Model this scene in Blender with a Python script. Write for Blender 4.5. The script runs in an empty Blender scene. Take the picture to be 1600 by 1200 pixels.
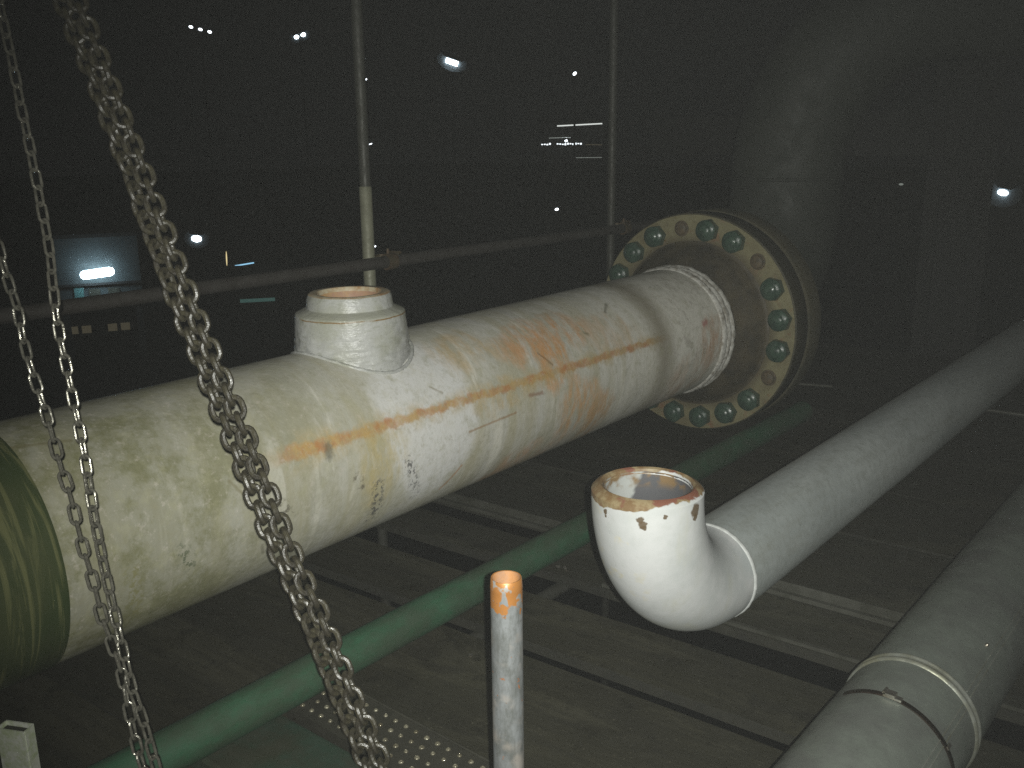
import bpy, math, random
from mathutils import Vector, Matrix, Euler, noise as mnoise
random.seed(7)
S = bpy.context.scene
COL = S.collection

# ------------------------------------------------------------------ camera
CAM = Vector((0, 0, 1.6))
CR = Matrix(((0.7675391, -0.1526614, 0.6225578), (0.6408979, 0.2002806, -0.7410382), (-0.0115583, 0.9677718, 0.2515635)))
cd = bpy.data.cameras.new('camera')
cd.sensor_width = 36; cd.lens = 1480 / 1600 * 36; cd.clip_start = 0.01; cd.clip_end = 600
cam = bpy.data.objects.new('camera', cd); COL.objects.link(cam)
cam.matrix_world = Matrix.Translation(CAM) @ CR.to_4x4()
S.camera = cam
# ------------------------------------------------------------------ night sky
W = bpy.data.worlds.new('World'); S.world = W; W.use_nodes = True
bg = W.node_tree.nodes['Background']; bg.inputs[0].default_value = (0.98, 1.0, 1.0, 1); bg.inputs[1].default_value = 0.002
S.view_settings.view_transform = 'Standard'; S.view_settings.look = 'None'
S.cycles.use_denoising = False      # keep the natural grain of a phone picture at night
S.view_settings.exposure = 0.0; S.view_settings.gamma = 1.0
# ------------------------------------------------------------------ the flash of the camera (lit at the moment of the photograph)
fl = bpy.data.lights.new('camera_flash', 'SPOT'); fl.energy = 330; fl.shadow_soft_size = 0.004
fl.color = (0.99, 1.0, 0.925); fl.spot_size = math.radians(82); fl.spot_blend = 1.0
fo = bpy.data.objects.new('camera_flash', fl); COL.objects.link(fo)
fo.matrix_world = Matrix.Translation(CAM + CR @ Vector((0.020, 0.014, 0.06))) @ (CR @ Euler((math.radians(-1.6), math.radians(-3.0), 0)).to_matrix()).to_4x4()

HAZE = 0.00092

# ------------------------------------------------------------------ node helper
class NT:
    def __init__(s, name):
        s.m = bpy.data.materials.new(name); s.m.use_nodes = True
        s.t = s.m.node_tree; s.b = s.t.nodes['Principled BSDF']
        s.tc = s.t.nodes.new('ShaderNodeTexCoord')
        s.obj = s.tc.outputs['Object']
    def set(s, sock, v):
        if isinstance(v, (int, float)):
            sock.default_value = v if sock.type == 'VALUE' else ((v, v, v, 1) if sock.type == 'RGBA' else (v, v, v))
        elif isinstance(v, tuple):
            sock.default_value = v + (1,) if (sock.type == 'RGBA' and len(v) == 3) else v
        else:
            s.t.links.new(v, sock)
    def ma(s, op, a, b=0.0, c=None, clamp=False):
        n = s.t.nodes.new('ShaderNodeMath'); n.operation = op; n.use_clamp = clamp
        s.set(n.inputs[0], a); s.set(n.inputs[1], b)
        if c is not None: s.set(n.inputs[2], c)
        return n.outputs[0]
    def sep(s, v):
        n = s.t.nodes.new('ShaderNodeSeparateXYZ'); s.set(n.inputs[0], v); return n.outputs
    def comb(s, x, y, z=0.0):
        n = s.t.nodes.new('ShaderNodeCombineXYZ')
        for i, q in enumerate((x, y, z)): s.set(n.inputs[i], q)
        return n.outputs[0]
    def vs(s, v, sc):
        n = s.t.nodes.new('ShaderNodeVectorMath'); n.operation = 'MULTIPLY'; s.set(n.inputs[0], v); n.inputs[1].default_value = sc; return n.outputs[0]
    def noise(s, v, scale, detail=4, rough=0.55, dist=0.0):
        n = s.t.nodes.new('ShaderNodeTexNoise'); s.set(n.inputs['Vector'], v); n.inputs['Scale'].default_value = scale
        n.inputs['Detail'].default_value = detail; n.inputs['Roughness'].default_value = rough; n.inputs['Distortion'].default_value = dist
        return n.outputs[0]
    def ss(s, v, a, b, lo=0.0, hi=1.0):
        n = s.t.nodes.new('ShaderNodeMapRange'); n.interpolation_type = 'SMOOTHSTEP'
        s.set(n.inputs[0], v); n.inputs[1].default_value = a; n.inputs[2].default_value = b; n.inputs[3].default_value = lo; n.inputs[4].default_value = hi
        return n.outputs[0]
    def mix(s, f, a, b):
        n = s.t.nodes.new('ShaderNodeMix'); n.data_type = 'RGBA'
        s.set(n.inputs[0], f); s.set(n.inputs[6], a); s.set(n.inputs[7], b); return n.outputs[2]
    def bump(s, h, strength=0.3, dist=0.01):
        n = s.t.nodes.new('ShaderNodeBump'); n.inputs['Strength'].default_value = strength; n.inputs['Distance'].default_value = dist
        s.set(n.inputs['Height'], h); s.t.links.new(n.outputs[0], s.b.inputs['Normal'])
    def out(s, col=None, rough=None, metal=None, spec=None, coat=None):
        if col is not None: s.set(s.b.inputs['Base Color'], col)
        if rough is not None: s.set(s.b.inputs['Roughness'], rough)
        if metal is not None: s.set(s.b.inputs['Metallic'], metal)
        if spec is not None: s.set(s.b.inputs['Specular IOR Level'], spec)
        if coat is not None: s.set(s.b.inputs['Coat Weight'], coat)
        return s.m
    def box(s, v, lo, hi, e):            # 1 inside lo..hi with soft edges e
        return s.ma('MULTIPLY', s.ss(v, lo - e, lo + e), s.ss(v, hi - e, hi + e, 1.0, 0.0))

def grimy(name, base, dirt, scale=6, amount=0.5, rough=0.6, metal=0.0, stretch=(1, 1, 1), bump=0.15, fine=60, spec=0.5):
    n = NT(name); v = n.vs(n.obj, stretch)
    a = n.ss(n.noise(v, scale, 6, 0.65), 0.5 - 0.25 * amount, 0.78 - 0.2 * amount)
    c = n.mix(a, base, dirt)
    f = n.ss(n.noise(v, fine, 3, 0.6), 0.35, 0.75)
    c = n.mix(n.ma('MULTIPLY', f, 0.35), c, dirt)
    r = n.ss(n.noise(v, scale * 3, 3), 0.3, 0.7, max(rough - 0.12, 0.05), min(rough + 0.15, 1))
    n.bump(n.noise(v, fine, 4, 0.6), bump, 0.004)
    return n.out(c, r, metal, spec)

def emit(name, col, strength):
    n = NT(name); n.out((0.8, 0.8, 0.8), 0.4)
    n.b.inputs['Emission Color'].default_value = col + (1,); n.b.inputs['Emission Strength'].default_value = strength
    return n.m

# ------------------------------------------------------------------ mesh helpers
class MB:
    def __init__(s): s.v = []; s.f = []; s.mi = []; s.sm = []
    def add(s, vs, fs, mi=0, smooth=False):
        o = len(s.v); s.v += [tuple(q) for q in vs]
        for f in fs: s.f.append(tuple(i + o for i in f)); s.mi.append(mi); s.sm.append(smooth)
        return s
    def box(s, c, d, mi=0, M=None):
        x, y, z = (q / 2 for q in d)
        P = [Vector((sx * x, sy * y, sz * z)) for sx in (-1, 1) for sy in (-1, 1) for sz in (-1, 1)]
        P = [(M @ p if M else p) + Vector(c) for p in P]
        return s.add(P, [(0, 1, 3, 2), (4, 6, 7, 5), (0, 4, 5, 1), (2, 3, 7, 6), (0, 2, 6, 4), (1, 5, 7, 3)], mi)
    def sweep(s, pts, radii, seg=24, closed=False, caps=True, mi=0, up=None, fn=None):
        pts = [Vector(p) for p in pts]; n = len(pts)
        if not hasattr(radii, '__len__'): radii = [radii] * n
        tan = []
        for i in range(n):
            a = pts[(i - 1) % n] if (closed or i > 0) else pts[i]
            b = pts[(i + 1) % n] if (closed or i < n - 1) else pts[i]
            tan.append((b - a).normalized())
        ref = Vector(up) if up else (Vector((0, 0, 1)) if abs(tan[0].z) < 0.9 else Vector((1, 0, 0)))
        nx = (ref - tan[0] * ref.dot(tan[0])).normalized(); V = []
        for i in range(n):
            nx = (nx - tan[i] * nx.dot(tan[i])).normalized(); ny = tan[i].cross(nx)
            for k in range(seg):
                a = 2 * math.pi * k / seg; r = radii[i] * (fn(i, a) if fn else 1)
                V.append(pts[i] + nx * math.cos(a) * r + ny * math.sin(a) * r)
        F = []
        for i in range(n if closed else n - 1):
            j = (i + 1) % n
            for k in range(seg):
                k2 = (k + 1) % seg
                F.append((i * seg + k, i * seg + k2, j * seg + k2, j * seg + k))
        s.add(V, F, mi, True)
        if caps and not closed:
            o = len(s.v) - len(V)
            s.f.append(tuple(o + k for k in reversed(range(seg)))); s.mi.append(mi); s.sm.append(False)
            s.f.append(tuple(o + (n - 1) * seg + k for k in range(seg))); s.mi.append(mi); s.sm.append(False)
        return s
    def lathe(s, prof, axis='Y', c=(0, 0, 0), seg=48, mi=0, closed=False, fn=None, smooth=True):
        V = []; c = Vector(c)
        for (r, h) in prof:
            for k in range(seg):
                a = 2 * math.pi * k / seg; rr = r * (fn(r, h, a) if fn else 1)
                x, z = rr * math.cos(a), rr * math.sin(a)
                p = {'Y': Vector((x, h, z)), 'Z': Vector((x, z, h)), 'X': Vector((h, x, z))}[axis]
                V.append(c + p)
        n = len(prof); F = []
        for i in range(n if closed else n - 1):
            j = (i + 1) % n
            for k in range(seg):
                k2 = (k + 1) % seg
                q = (i * seg + k, i * seg + k2, j * seg + k2, j * seg + k)
                F.append(q if axis == 'Z' else q[::-1])
        return s.add(V, F, mi, smooth)
    def build(s, name, mats, parent=None, sharp=None):
        me = bpy.data.meshes.new(name); me.from_pydata(s.v, [], s.f)
        for m in (mats if isinstance(mats, (list, tuple)) else [mats]): me.materials.append(m)
        for p, mi, sm in zip(me.polygons, s.mi, s.sm): p.material_index = mi; p.use_smooth = sm
        me.update()
        try: me.set_sharp_from_angle(angle=math.radians(sharp or 40))
        except Exception: pass
        o = bpy.data.objects.new(name, me); COL.objects.link(o)
        if parent: o.parent = parent
        return o

def tag(o, label=None, cat=None, group=None, kind=None):
    if label: o['label'] = label
    if cat: o['category'] = cat
    if group: o['group'] = group
    if kind: o['kind'] = kind
    return o
def thing(name, label, cat, loc=(0, 0, 0), rot=(0, 0, 0), group=None):
    o = bpy.data.objects.new(name, None); COL.objects.link(o); o.empty_display_size = 0.1
    o.location = loc; o.rotation_euler = rot
    return tag(o, label, cat, group)
def dup(o, parent):
    c = o.copy(); COL.objects.link(c); c.parent = parent; return c
def ring_prof(r, w, h0):  # closed half-round bead profile
    return [(r + w * math.sin(t), h0 + w * math.cos(t)) for t in [i * math.pi / 6 for i in range(7)]]

# ------------------------------------------------------------------ materials
def seg_mask(n, sx, ay, p, q, w):
    """soft mask round a short scratch p-q, all lengths in metres on the pipe's skin"""
    (x0, y0), (x1, y1) = p, q
    dx, dy = x1 - x0, y1 - y0; L2 = dx * dx + dy * dy + 1e-9
    px = n.ma('SUBTRACT', sx, x0); py = n.ma('SUBTRACT', ay, y0)
    t = n.ma('ADD', n.ma('MULTIPLY', px, dx / L2), n.ma('MULTIPLY', py, dy / L2), clamp=True)
    ex = n.ma('SUBTRACT', px, n.ma('MULTIPLY', t, dx)); ey = n.ma('SUBTRACT', py, n.ma('MULTIPLY', t, dy))
    d = n.ma('SQRT', n.ma('ADD', n.ma('MULTIPLY', ex, ex), n.ma('MULTIPLY', ey, ey)))
    d = n.ma('ADD', d, n.ma('MULTIPLY', n.ma('SUBTRACT', n.noise(n.obj, 110, 2), 0.5), w * 1.1))
    return n.ss(d, w * 0.1, w * 1.15, 1.0, 0.0)

def big_pipe_mat():
    n = NT('stained_white_pipe_paint'); R = 0.305
    x, y, z = n.sep(n.obj)
    ang = n.ma('ARCTAN2', z, x)
    arc = n.ma('MULTIPLY', ang, R)
    wob = n.ma('SUBTRACT', n.noise(n.obj, 5, 3), 0.5)
    wob2 = n.ma('SUBTRACT', n.noise(n.obj, 24, 4, 0.7), 0.5)
    sy = n.ma('ADD', y, n.ma('MULTIPLY', wob, 0.10))
    uv = n.comb(y, arc)
    base = n.mix(n.ss(n.noise(n.obj, 3.0, 5, 0.6), 0.3, 0.7), (0.60, 0.59, 0.54), (0.50, 0.49, 0.41))
    # yellow grey wash lying in hoops round the pipe
    hoops = n.noise(n.vs(uv, (9.0, 1.3, 1)), 1.0, 5, 0.6, 0.6)
    base = n.mix(n.ma('MULTIPLY', n.ss(hoops, 0.42, 0.66), n.ss(y, 3.4, 3.6, 0.7, 0.25)), base, (0.43, 0.40, 0.27))
    pale = n.noise(n.vs(uv, (14.0, 1.8, 1)), 1.0, 4, 0.6, 0.9)
    base = n.mix(n.ma('MULTIPLY', n.ss(pale, 0.58, 0.68), 0.7), base, (0.72, 0.70, 0.62))
    base = n.mix(n.ss(y, 2.7, 3.8, 0.0, 0.85), base, (0.88, 0.86, 0.77))  # paler toward the far end, making up for the flash falling off
    # grimy left-hand stretch, darkened further for the flash falling off there
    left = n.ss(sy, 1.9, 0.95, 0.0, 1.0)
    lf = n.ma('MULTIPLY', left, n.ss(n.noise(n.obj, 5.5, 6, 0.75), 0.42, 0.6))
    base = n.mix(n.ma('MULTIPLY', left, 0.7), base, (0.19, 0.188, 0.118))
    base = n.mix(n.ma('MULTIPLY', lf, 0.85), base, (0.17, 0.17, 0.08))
    # the clean patch round the branch
    cy_ = n.ma('DIVIDE', n.ma('SUBTRACT', sy, 2.03), 0.23)
    ca = n.ma('DIVIDE', n.ma('SUBTRACT', ang, n.ma('MULTIPLY', wob, 0.6)), 1.1)
    cl = n.ma('ADD', n.ma('POWER', n.ma('ABSOLUTE', cy_), 2.0), n.ma('POWER', n.ma('ABSOLUTE', n.ma('SUBTRACT', ca, 0.35)), 2.0))
    base = n.mix(n.ma('MULTIPLY', n.ss(cl, 0.6, 1.05, 1.0, 0.0), 0.85), base, (0.72, 0.72, 0.71))
    # orange bleed patches
    def blot(s0, a0, rs, ra, amt, col):
        nonlocal base
        a = n.ma('DIVIDE', n.ma('SUBTRACT', sy, s0), rs); b = n.ma('DIVIDE', n.ma('SUBTRACT', n.ma('ADD', ang, wob), a0), ra)
        q = n.ma('ADD', n.ma('MULTIPLY', a, a), n.ma('MULTIPLY', b, b))
        m = n.ma('MULTIPLY', n.ss(q, 0.15, 1.0, 1.0, 0.0), n.ss(n.noise(n.vs(uv, (9, 3, 1)), 2.0, 5, 0.7), 0.35, 0.62))
        base = n.mix(n.ma('MULTIPLY', m, amt), base, col)
    blot(2.72, 0.85, 0.34, 0.42, 0.85, (0.62, 0.30, 0.10))
    blot(2.68, 0.42, 0.13, 0.35, 0.8, (0.62, 0.30, 0.09))
    blot(2.80, -0.25, 0.16, 0.55, 0.9, (0.60, 0.34, 0.14))
    blot(2.55, -0.9, 0.3, 0.4, 0.7, (0.58, 0.33, 0.16))
    blot(2.95, -0.65, 0.13, 0.5, 0.8, (0.56, 0.33, 0.14))
    blot(2.30, 0.95, 0.2, 0.3, 0.6, (0.55, 0.38, 0.16))
    blot(1.80, 0.05, 0.12, 0.45, 0.65, (0.50, 0.40, 0.16))
    blot(3.84, 0.0, 0.15, 0.5, 0.8, (0.60, 0.36, 0.22))
    blot(3.12, 0.55, 0.22, 0.45, 0.5, (0.55, 0.36, 0.18))
    blot(3.68, -0.5, 0.25, 0.5, 0.6, (0.58, 0.38, 0.24))
    blot(2.40, 0.30, 0.22, 0.25, 0.55, (0.55, 0.38, 0.15))
    # pale crescents
    for (s0, w) in ((3.16, 0.022), (2.32, 0.02), (3.72, 0.03)):
        sh = n.ma('ADD', y, n.ma('MULTIPLY', n.ma('SUBTRACT', n.noise(n.obj, 3, 2), 0.5), 0.16))
        base = n.mix(n.ma('MULTIPLY', n.box(sh, s0 - w, s0 + w, w * 0.7), n.ss(ang, 0.25, -0.35, 0.15, 0.75)), base, (0.74, 0.72, 0.64))
    # rust line along the side
    sl = n.ma('SUBTRACT', n.ma('ADD', ang, n.ma('MULTIPLY', wob2, 0.15)), n.ma('ADD', 0.455, n.ma('MULTIPLY', y, -0.038)))
    wdt = n.ss(y, 1.5, 2.2, 0.072, 0.052)
    d = n.ma('DIVIDE', n.ma('ABSOLUTE', sl), wdt)
    halo = n.ma('MULTIPLY', n.ma('MULTIPLY', n.ss(d, 0.5, 3.4, 1.0, 0.0), n.box(sy, 1.4, 3.4, 0.15)), n.ss(n.noise(n.obj, 8, 4, 0.7), 0.42, 0.62))
    base = n.mix(n.ma('MULTIPLY', halo, 0.65), base, (0.50, 0.38, 0.18))
    line = n.ma('MULTIPLY', n.ss(d, 0.4, 1.3, 1.0, 0.0), n.box(sy, 1.46, 3.42, 0.09))
    tone = n.noise(n.vs(uv, (7, 5, 1)), 1.6, 4, 0.7)
    lc = n.mix(n.ss(tone, 0.42, 0.62), (0.52, 0.33, 0.11), (0.46, 0.19, 0.06))
    base = n.mix(n.ma('MULTIPLY', line, n.ss(n.noise(n.obj, 11, 5, 0.75), 0.3, 0.6, 0.5, 0.85)), base, lc)
    # runs falling from the line
    runs = n.ma('MULTIPLY', n.ss(n.noise(n.vs(uv, (26, 1.0, 1)), 1.0, 3), 0.63, 0.72), n.ma('MULTIPLY', n.box(ang, -0.15, 0.36, 0.1), n.box(y, 1.55, 3.1, 0.1)))
    base = n.mix(n.ma('MULTIPLY', runs, 0.55), base, (0.52, 0.30, 0.10))
    # brown grey hoop near the flange
    bandw = n.box(n.ma('ADD', y, n.ma('MULTIPLY', wob, 0.05)), 3.37, 3.50, 0.07)
    base = n.mix(n.ma('MULTIPLY', bandw, n.ss(ang, -1.0, 0.4, 0.45, 0.75)), base, (0.20, 0.17, 0.11))
    base = n.mix(n.ma('MULTIPLY', n.box(y, 3.50, 4.1, 0.03), n.ss(n.noise(n.obj, 18, 5, 0.7), 0.5, 0.68, 0, 0.45)), base, (0.33, 0.29, 0.25))
    mot = n.noise(n.obj, 48, 5, 0.75)
    base = n.mix(n.ss(mot, 0.46, 0.80, 0, 0.55), base, (0.30, 0.28, 0.19))
    mot2 = n.noise(n.obj, 21, 5, 0.7)
    base = n.mix(n.ss(mot2, 0.48, 0.7, 0, 0.4), base, (0.38, 0.37, 0.24))
    base = n.mix(n.ss(mot, 0.46, 0.3, 0, 0.35), base, (0.62, 0.56, 0.50))
    # speckle, smudges and half worn-off stencil marks
    sp = n.ss(n.noise(n.obj, 75, 3, 0.7), 0.71, 0.77)
    base = n.mix(n.ma('MULTIPLY', sp, n.ss(n.noise(n.obj, 5, 3), 0.4, 0.6, 0.1, 0.75)), base, (0.14, 0.12, 0.08))
    worn = n.ss(n.noise(n.obj, 62, 4, 0.75), 0.50, 0.56)
    def arcp(s0, a0): return (s0, a0 * R)
    marks = ((1.775, -0.20, 1.785, -0.62, 0.035, (0.09, 0.09, 0.09), True), (1.90, -0.05, 1.955, -0.52, 0.026, (0.10, 0.10, 0.10), True),
             (1.69, -0.02, 1.71, -0.12, 0.022, (0.16, 0.14, 0.10), True), (1.12, -0.10, 1.14, -0.22, 0.03, (0.10, 0.12, 0.07), True),
             (0.99, -0.1, 1.0, -0.6, 0.03, (0.22, 0.21, 0.10), True), (1.42, 0.0, 1.45, -0.12, 0.02, (0.13, 0.12, 0.09), True),
             (2.18, 0.025, 2.424, 0.047, 0.006, (0.30, 0.16, 0.06), False), (2.087, -0.612, 2.157, -0.36, 0.008, (0.42, 0.20, 0.07), False),
             (2.624, 0.632, 2.674, 0.446, 0.007, (0.20, 0.12, 0.05), False), (3.826, 0.35, 3.80, 0.33, 0.020, (0.45, 0.08, 0.08), False),
             (3.208, 1.05, 3.15, 0.92, 0.010, (0.10, 0.09, 0.05), False), (2.94, 0.71, 2.955, 0.68, 0.012, (0.15, 0.14, 0.06), False),
             (1.606, 0.36, 1.603, 0.28, 0.022, (0.10, 0.10, 0.08), False), (2.506, 0.188, 2.58, 0.165, 0.010, (0.25, 0.12, 0.07), False),
             (0.80, 1.20, 0.96, 1.09, 0.008, (0.18, 0.16, 0.08), False), (2.06, 0.62, 2.10, 0.52, 0.006, (0.3, 0.27, 0.2), False),
             (1.28, 0.35, 1.31, 0.20, 0.006, (0.2, 0.18, 0.1), False), (1.36, -0.35, 1.37, -0.45, 0.008, (0.16, 0.15, 0.1), False))
    for (s0, a0, s1, a1, w, col, wr) in marks:
        mk = seg_mask(n, y, arc, arcp(s0, a0), arcp(s1, a1), w)
        if wr: mk = n.ma('MULTIPLY', mk, worn)
        base = n.mix(n.ma('MULTIPLY', mk, 0.85 if wr else 0.6), base, col)
    n.bump(n.ma('ADD', n.noise(n.obj, 14, 4), n.ma('MULTIPLY', n.noise(n.obj, 90, 3), 0.25)), 0.22, 0.012)
    return n.out(base, n.ss(n.noise(n.obj, 10, 4), 0.3, 0.7, 0.36, 0.6), 0.0, 0.45)

def wrap_mat():
    n = NT('green_brushed_coating'); x, y, z = n.sep(n.obj)
    ang = n.ma('ARCTAN2', z, x); uv = n.comb(y, n.ma('MULTIPLY', ang, 0.305))
    st = n.noise(n.vs(uv, (22, 1.6, 1)), 1.0, 5, 0.65, 1.8)
    c = n.mix(n.ss(n.noise(n.obj, 3, 4), 0.35, 0.65), (0.035, 0.055, 0.018), (0.06, 0.07, 0.028))
    c = n.mix(n.ma('MULTIPLY', n.ss(st, 0.52, 0.64), 0.8), c, (0.15, 0.155, 0.065))
    c = n.mix(n.ma('MULTIPLY', n.ss(st, 0.42, 0.34), 0.6), c, (0.025, 0.035, 0.014))
    n.bump(st, 0.2, 0.004)
    return n.out(c, 0.45)

def elbow_mat():   # local frame: opening axis = Z through 0,0 ; rim at z = 0
    n = NT('white_primed_elbow'); x, y, z = n.sep(n.obj)
    base = n.mix(n.ss(n.noise(n.obj, 9, 5, 0.6), 0.35, 0.7), (0.40, 0.405, 0.405), (0.32, 0.335, 0.33))
    base = n.mix(n.ma('MULTIPLY', n.ss(n.noise(n.obj, 13, 4, 0.7), 0.52, 0.66), n.ss(n.ma('ADD', x, y), 0.05, -0.08)), base, (0.40, 0.37, 0.27))
    base = n.mix(n.ss(n.noise(n.vs(n.obj, (1, 1, 0.35)), 14, 4, 0.7), 0.5, 0.74, 0, 0.6), base, (0.34, 0.34, 0.28))
    base = n.mix(n.ss(n.noise(n.obj, 70, 4, 0.8), 0.5, 0.8, 0, 0.5), base, (0.33, 0.34, 0.32))
    base = n.mix(n.ma('MULTIPLY', n.ss(y, 0.13, 0.205), n.ss(n.noise(n.obj, 16, 4), 0.35, 0.6)), base, (0.30, 0.32, 0.32))
    edge = n.ma('ADD', z, n.ma('MULTIPLY', n.ma('SUBTRACT', n.noise(n.obj, 34, 3, 0.6), 0.5), 0.016))
    lat = n.ma('ADD', n.ma('MULTIPLY', x, 0.85), n.ma('MULTIPLY', y, 0.52))
    near = n.ma('ADD', edge, n.ma('ADD', n.ss(lat, -0.05, 0.045, 0.007, -0.008), n.ss(lat, 0.05, 0.084, 0.0, 0.004)))
    rust = n.mix(n.ss(n.noise(n.obj, 40, 4, 0.7), 0.4, 0.62), (0.13, 0.08, 0.035), (0.20, 0.155, 0.085))
    rust = n.mix(n.ss(n.noise(n.obj, 22, 3), 0.52, 0.6), rust, (0.13, 0.05, 0.03))
    base = n.mix(n.ss(near, -0.0062, -0.0044), base, rust)
    for (p, r) in (((0.036, -0.076, -0.020), 0.006), ((0.039, -0.0745, -0.027), 0.007), ((0.041, -0.0735, -0.033), 0.005), ((0.083, -0.004, -0.016), 0.012), ((0.083, -0.004, -0.027), 0.006), ((-0.020, -0.082, -0.020), 0.0035), ((-0.021, -0.082, -0.027), 0.003), ((0.064, -0.054, -0.016), 0.004)):
        vm = n.t.nodes.new('ShaderNodeVectorMath'); vm.operation = 'DISTANCE'; n.set(vm.inputs[0], n.obj); vm.inputs[1].default_value = p
        dd = n.ma('ADD', vm.outputs['Value'], n.ma('MULTIPLY', n.ma('SUBTRACT', n.noise(n.obj, 150, 2), 0.5), 0.009))
        base = n.mix(n.ss(dd, r * 0.7, r * 1.05, 0.95, 0.0), base, (0.075, 0.05, 0.025))
    n.bump(n.noise(n.obj, 45, 5, 0.6), 0.12, 0.004)
    return n.out(base, n.ss(n.noise(n.obj, 12, 3), 0.3, 0.7, 0.5, 0.7))

def bore_mat():
    n = NT('oversprayed_bore'); x, y, z = n.sep(n.obj)
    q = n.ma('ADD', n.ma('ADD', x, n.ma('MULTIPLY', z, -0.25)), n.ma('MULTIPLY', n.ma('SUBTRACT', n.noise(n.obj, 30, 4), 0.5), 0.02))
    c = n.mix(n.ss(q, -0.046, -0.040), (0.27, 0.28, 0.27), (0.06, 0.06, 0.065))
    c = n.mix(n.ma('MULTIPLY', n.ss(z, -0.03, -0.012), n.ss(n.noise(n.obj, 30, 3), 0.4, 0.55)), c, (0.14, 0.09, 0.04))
    n.bump(n.noise(n.obj, 80, 3), 0.2, 0.003)
    return n.out(c, 0.7)

def pipe_run_mat():
    n = NT('grey_white_primed_pipe')
    c = n.mix(n.ss(n.noise(n.vs(n.obj, (1, 0.3, 1)), 7, 5, 0.65), 0.3, 0.7), (0.31, 0.33, 0.32), (0.22, 0.24, 0.235))
    c = n.mix(n.ss(n.noise(n.obj, 60, 5, 0.8), 0.42, 0.7, 0, 0.6), c, (0.16, 0.17, 0.155))
    c = n.mix(n.ss(n.noise(n.vs(n.obj, (3, 0.5, 3)), 5, 4, 0.7), 0.5, 0.75, 0, 0.5), c, (0.17, 0.175, 0.15))
    n.bump(n.noise(n.obj, 70, 4), 0.15, 0.003)
    return n.out(c, 0.55)

def post_mat():
    n = NT('galvanised_tube_with_orange_paint'); x, y, z = n.sep(n.obj)
    c = n.mix(n.ss(n.noise(n.vs(n.obj, (1, 1, 0.4)), 40, 5, 0.7), 0.35, 0.65), (0.185, 0.195, 0.20), (0.10, 0.105, 0.10))
    c = n.mix(n.ss(n.noise(n.obj, 16, 4), 0.45, 0.62, 0, 0.7), c, (0.30, 0.27, 0.24))
    top = n.ma('ADD', z, n.ma('MULTIPLY', n.ma('SUBTRACT', n.noise(n.obj, 38, 2, 0.5), 0.5), 0.16))
    c = n.mix(n.ma('MULTIPLY', n.ss(top, -0.045, -0.04), n.ss(n.noise(n.obj, 50, 3), 0.38, 0.44)), c, (0.29, 0.125, 0.032))
    c = n.mix(n.ma('MULTIPLY', n.ss(n.noise(n.obj, 55, 3, 0.6), 0.66, 0.70), n.ss(z, -0.06, -0.12)), c, (0.26, 0.10, 0.035))
    c = n.mix(n.ss(n.noise(n.obj, 110, 3, 0.8), 0.64, 0.70, 0, 0.7), c, (0.10, 0.09, 0.08))
    n.bump(n.noise(n.obj, 90, 4), 0.2, 0.002)
    return n.out(c, 0.45, 0.35)

def deck_mat(name, base, dirt):
    n = NT(name); v = n.vs(n.obj, (0.35, 3, 3))
    g = n.noise(v, 5, 6, 0.7, 0.8)
    c = n.mix(n.ss(g, 0.3, 0.7), base, dirt)
    c = n.mix(n.ss(n.noise(n.obj, 4, 6, 0.7), 0.45, 0.7, 0, 0.8), c, tuple(q * 0.55 for q in base))
    c = n.mix(n.ss(n.noise(n.vs(n.obj, (0.5, 1.5, 1)), 2.2, 6, 0.75, 0.6), 0.50, 0.62, 0, 0.75), c, tuple(q * 1.45 for q in base))
    c = n.mix(n.ss(n.noise(n.obj, 9, 5, 0.75), 0.55, 0.66, 0, 0.7), c, tuple(q * 0.4 for q in base))
    c = n.mix(n.ss(n.noise(n.obj, 70, 4, 0.8), 0.60, 0.72, 0, 0.7), c, (0.16, 0.15, 0.11))
    c = n.mix(n.ss(n.noise(n.vs(n.obj, (0.6, 14, 3)), 6, 3, 0.6), 0.6, 0.72, 0, 0.5), c, tuple(q * 0.5 for q in dirt))
    n.bump(n.ma('ADD', g, n.ma('MULTIPLY', n.noise(n.obj, 60, 4), 0.4)), 0.5, 0.008)
    return n.out(c, n.ss(n.noise(n.obj, 6, 4), 0.3, 0.7, 0.5, 0.85), 0.0, 0.3)

M_BIG = big_pipe_mat(); M_WRAP = wrap_mat()
M_WELD = grimy('whitewashed_weld', (0.74, 0.73, 0.68), (0.30, 0.27, 0.22), 26, 0.35, 0.5, bump=0.6, fine=70)
M_NOZ = grimy('white_branch_paint', (0.60, 0.60, 0.57), (0.44, 0.43, 0.33), 9, 0.35, 0.32, bump=0.5, fine=34)
def stub_mat():
    n = NT('white_branch_paint'); x, y, z = n.sep(n.obj)
    c = n.mix(n.ss(n.noise(n.obj, 8, 5, 0.6), 0.4, 0.7), (0.46, 0.465, 0.45), (0.36, 0.365, 0.30))
    c = n.mix(n.ss(n.noise(n.vs(n.obj, (1, 1, 3)), 22, 4, 0.7), 0.5, 0.7, 0, 0.5), c, (0.27, 0.28, 0.22))
    zz = n.ma('ADD', z, n.ma('MULTIPLY', n.ma('SUBTRACT', n.noise(n.obj, 10, 3), 0.5), 0.012))
    c = n.mix(n.ma('MULTIPLY', n.box(zz, 0.4035, 0.4075, 0.0015), n.ss(n.noise(n.obj, 7, 3), 0.42, 0.52)), c, (0.22, 0.13, 0.04))
    c = n.mix(n.ma('MULTIPLY', n.box(z, 0.408, 0.428, 0.003), 0.55), c, (0.34, 0.34, 0.26))
    n.bump(n.ma('ADD', n.noise(n.obj, 30, 4), n.ma('MULTIPLY', n.noise(n.vs(n.obj, (1, 1, 4)), 40, 3), 0.6)), 0.55, 0.006)
    return n.out(c, 0.38)
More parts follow.
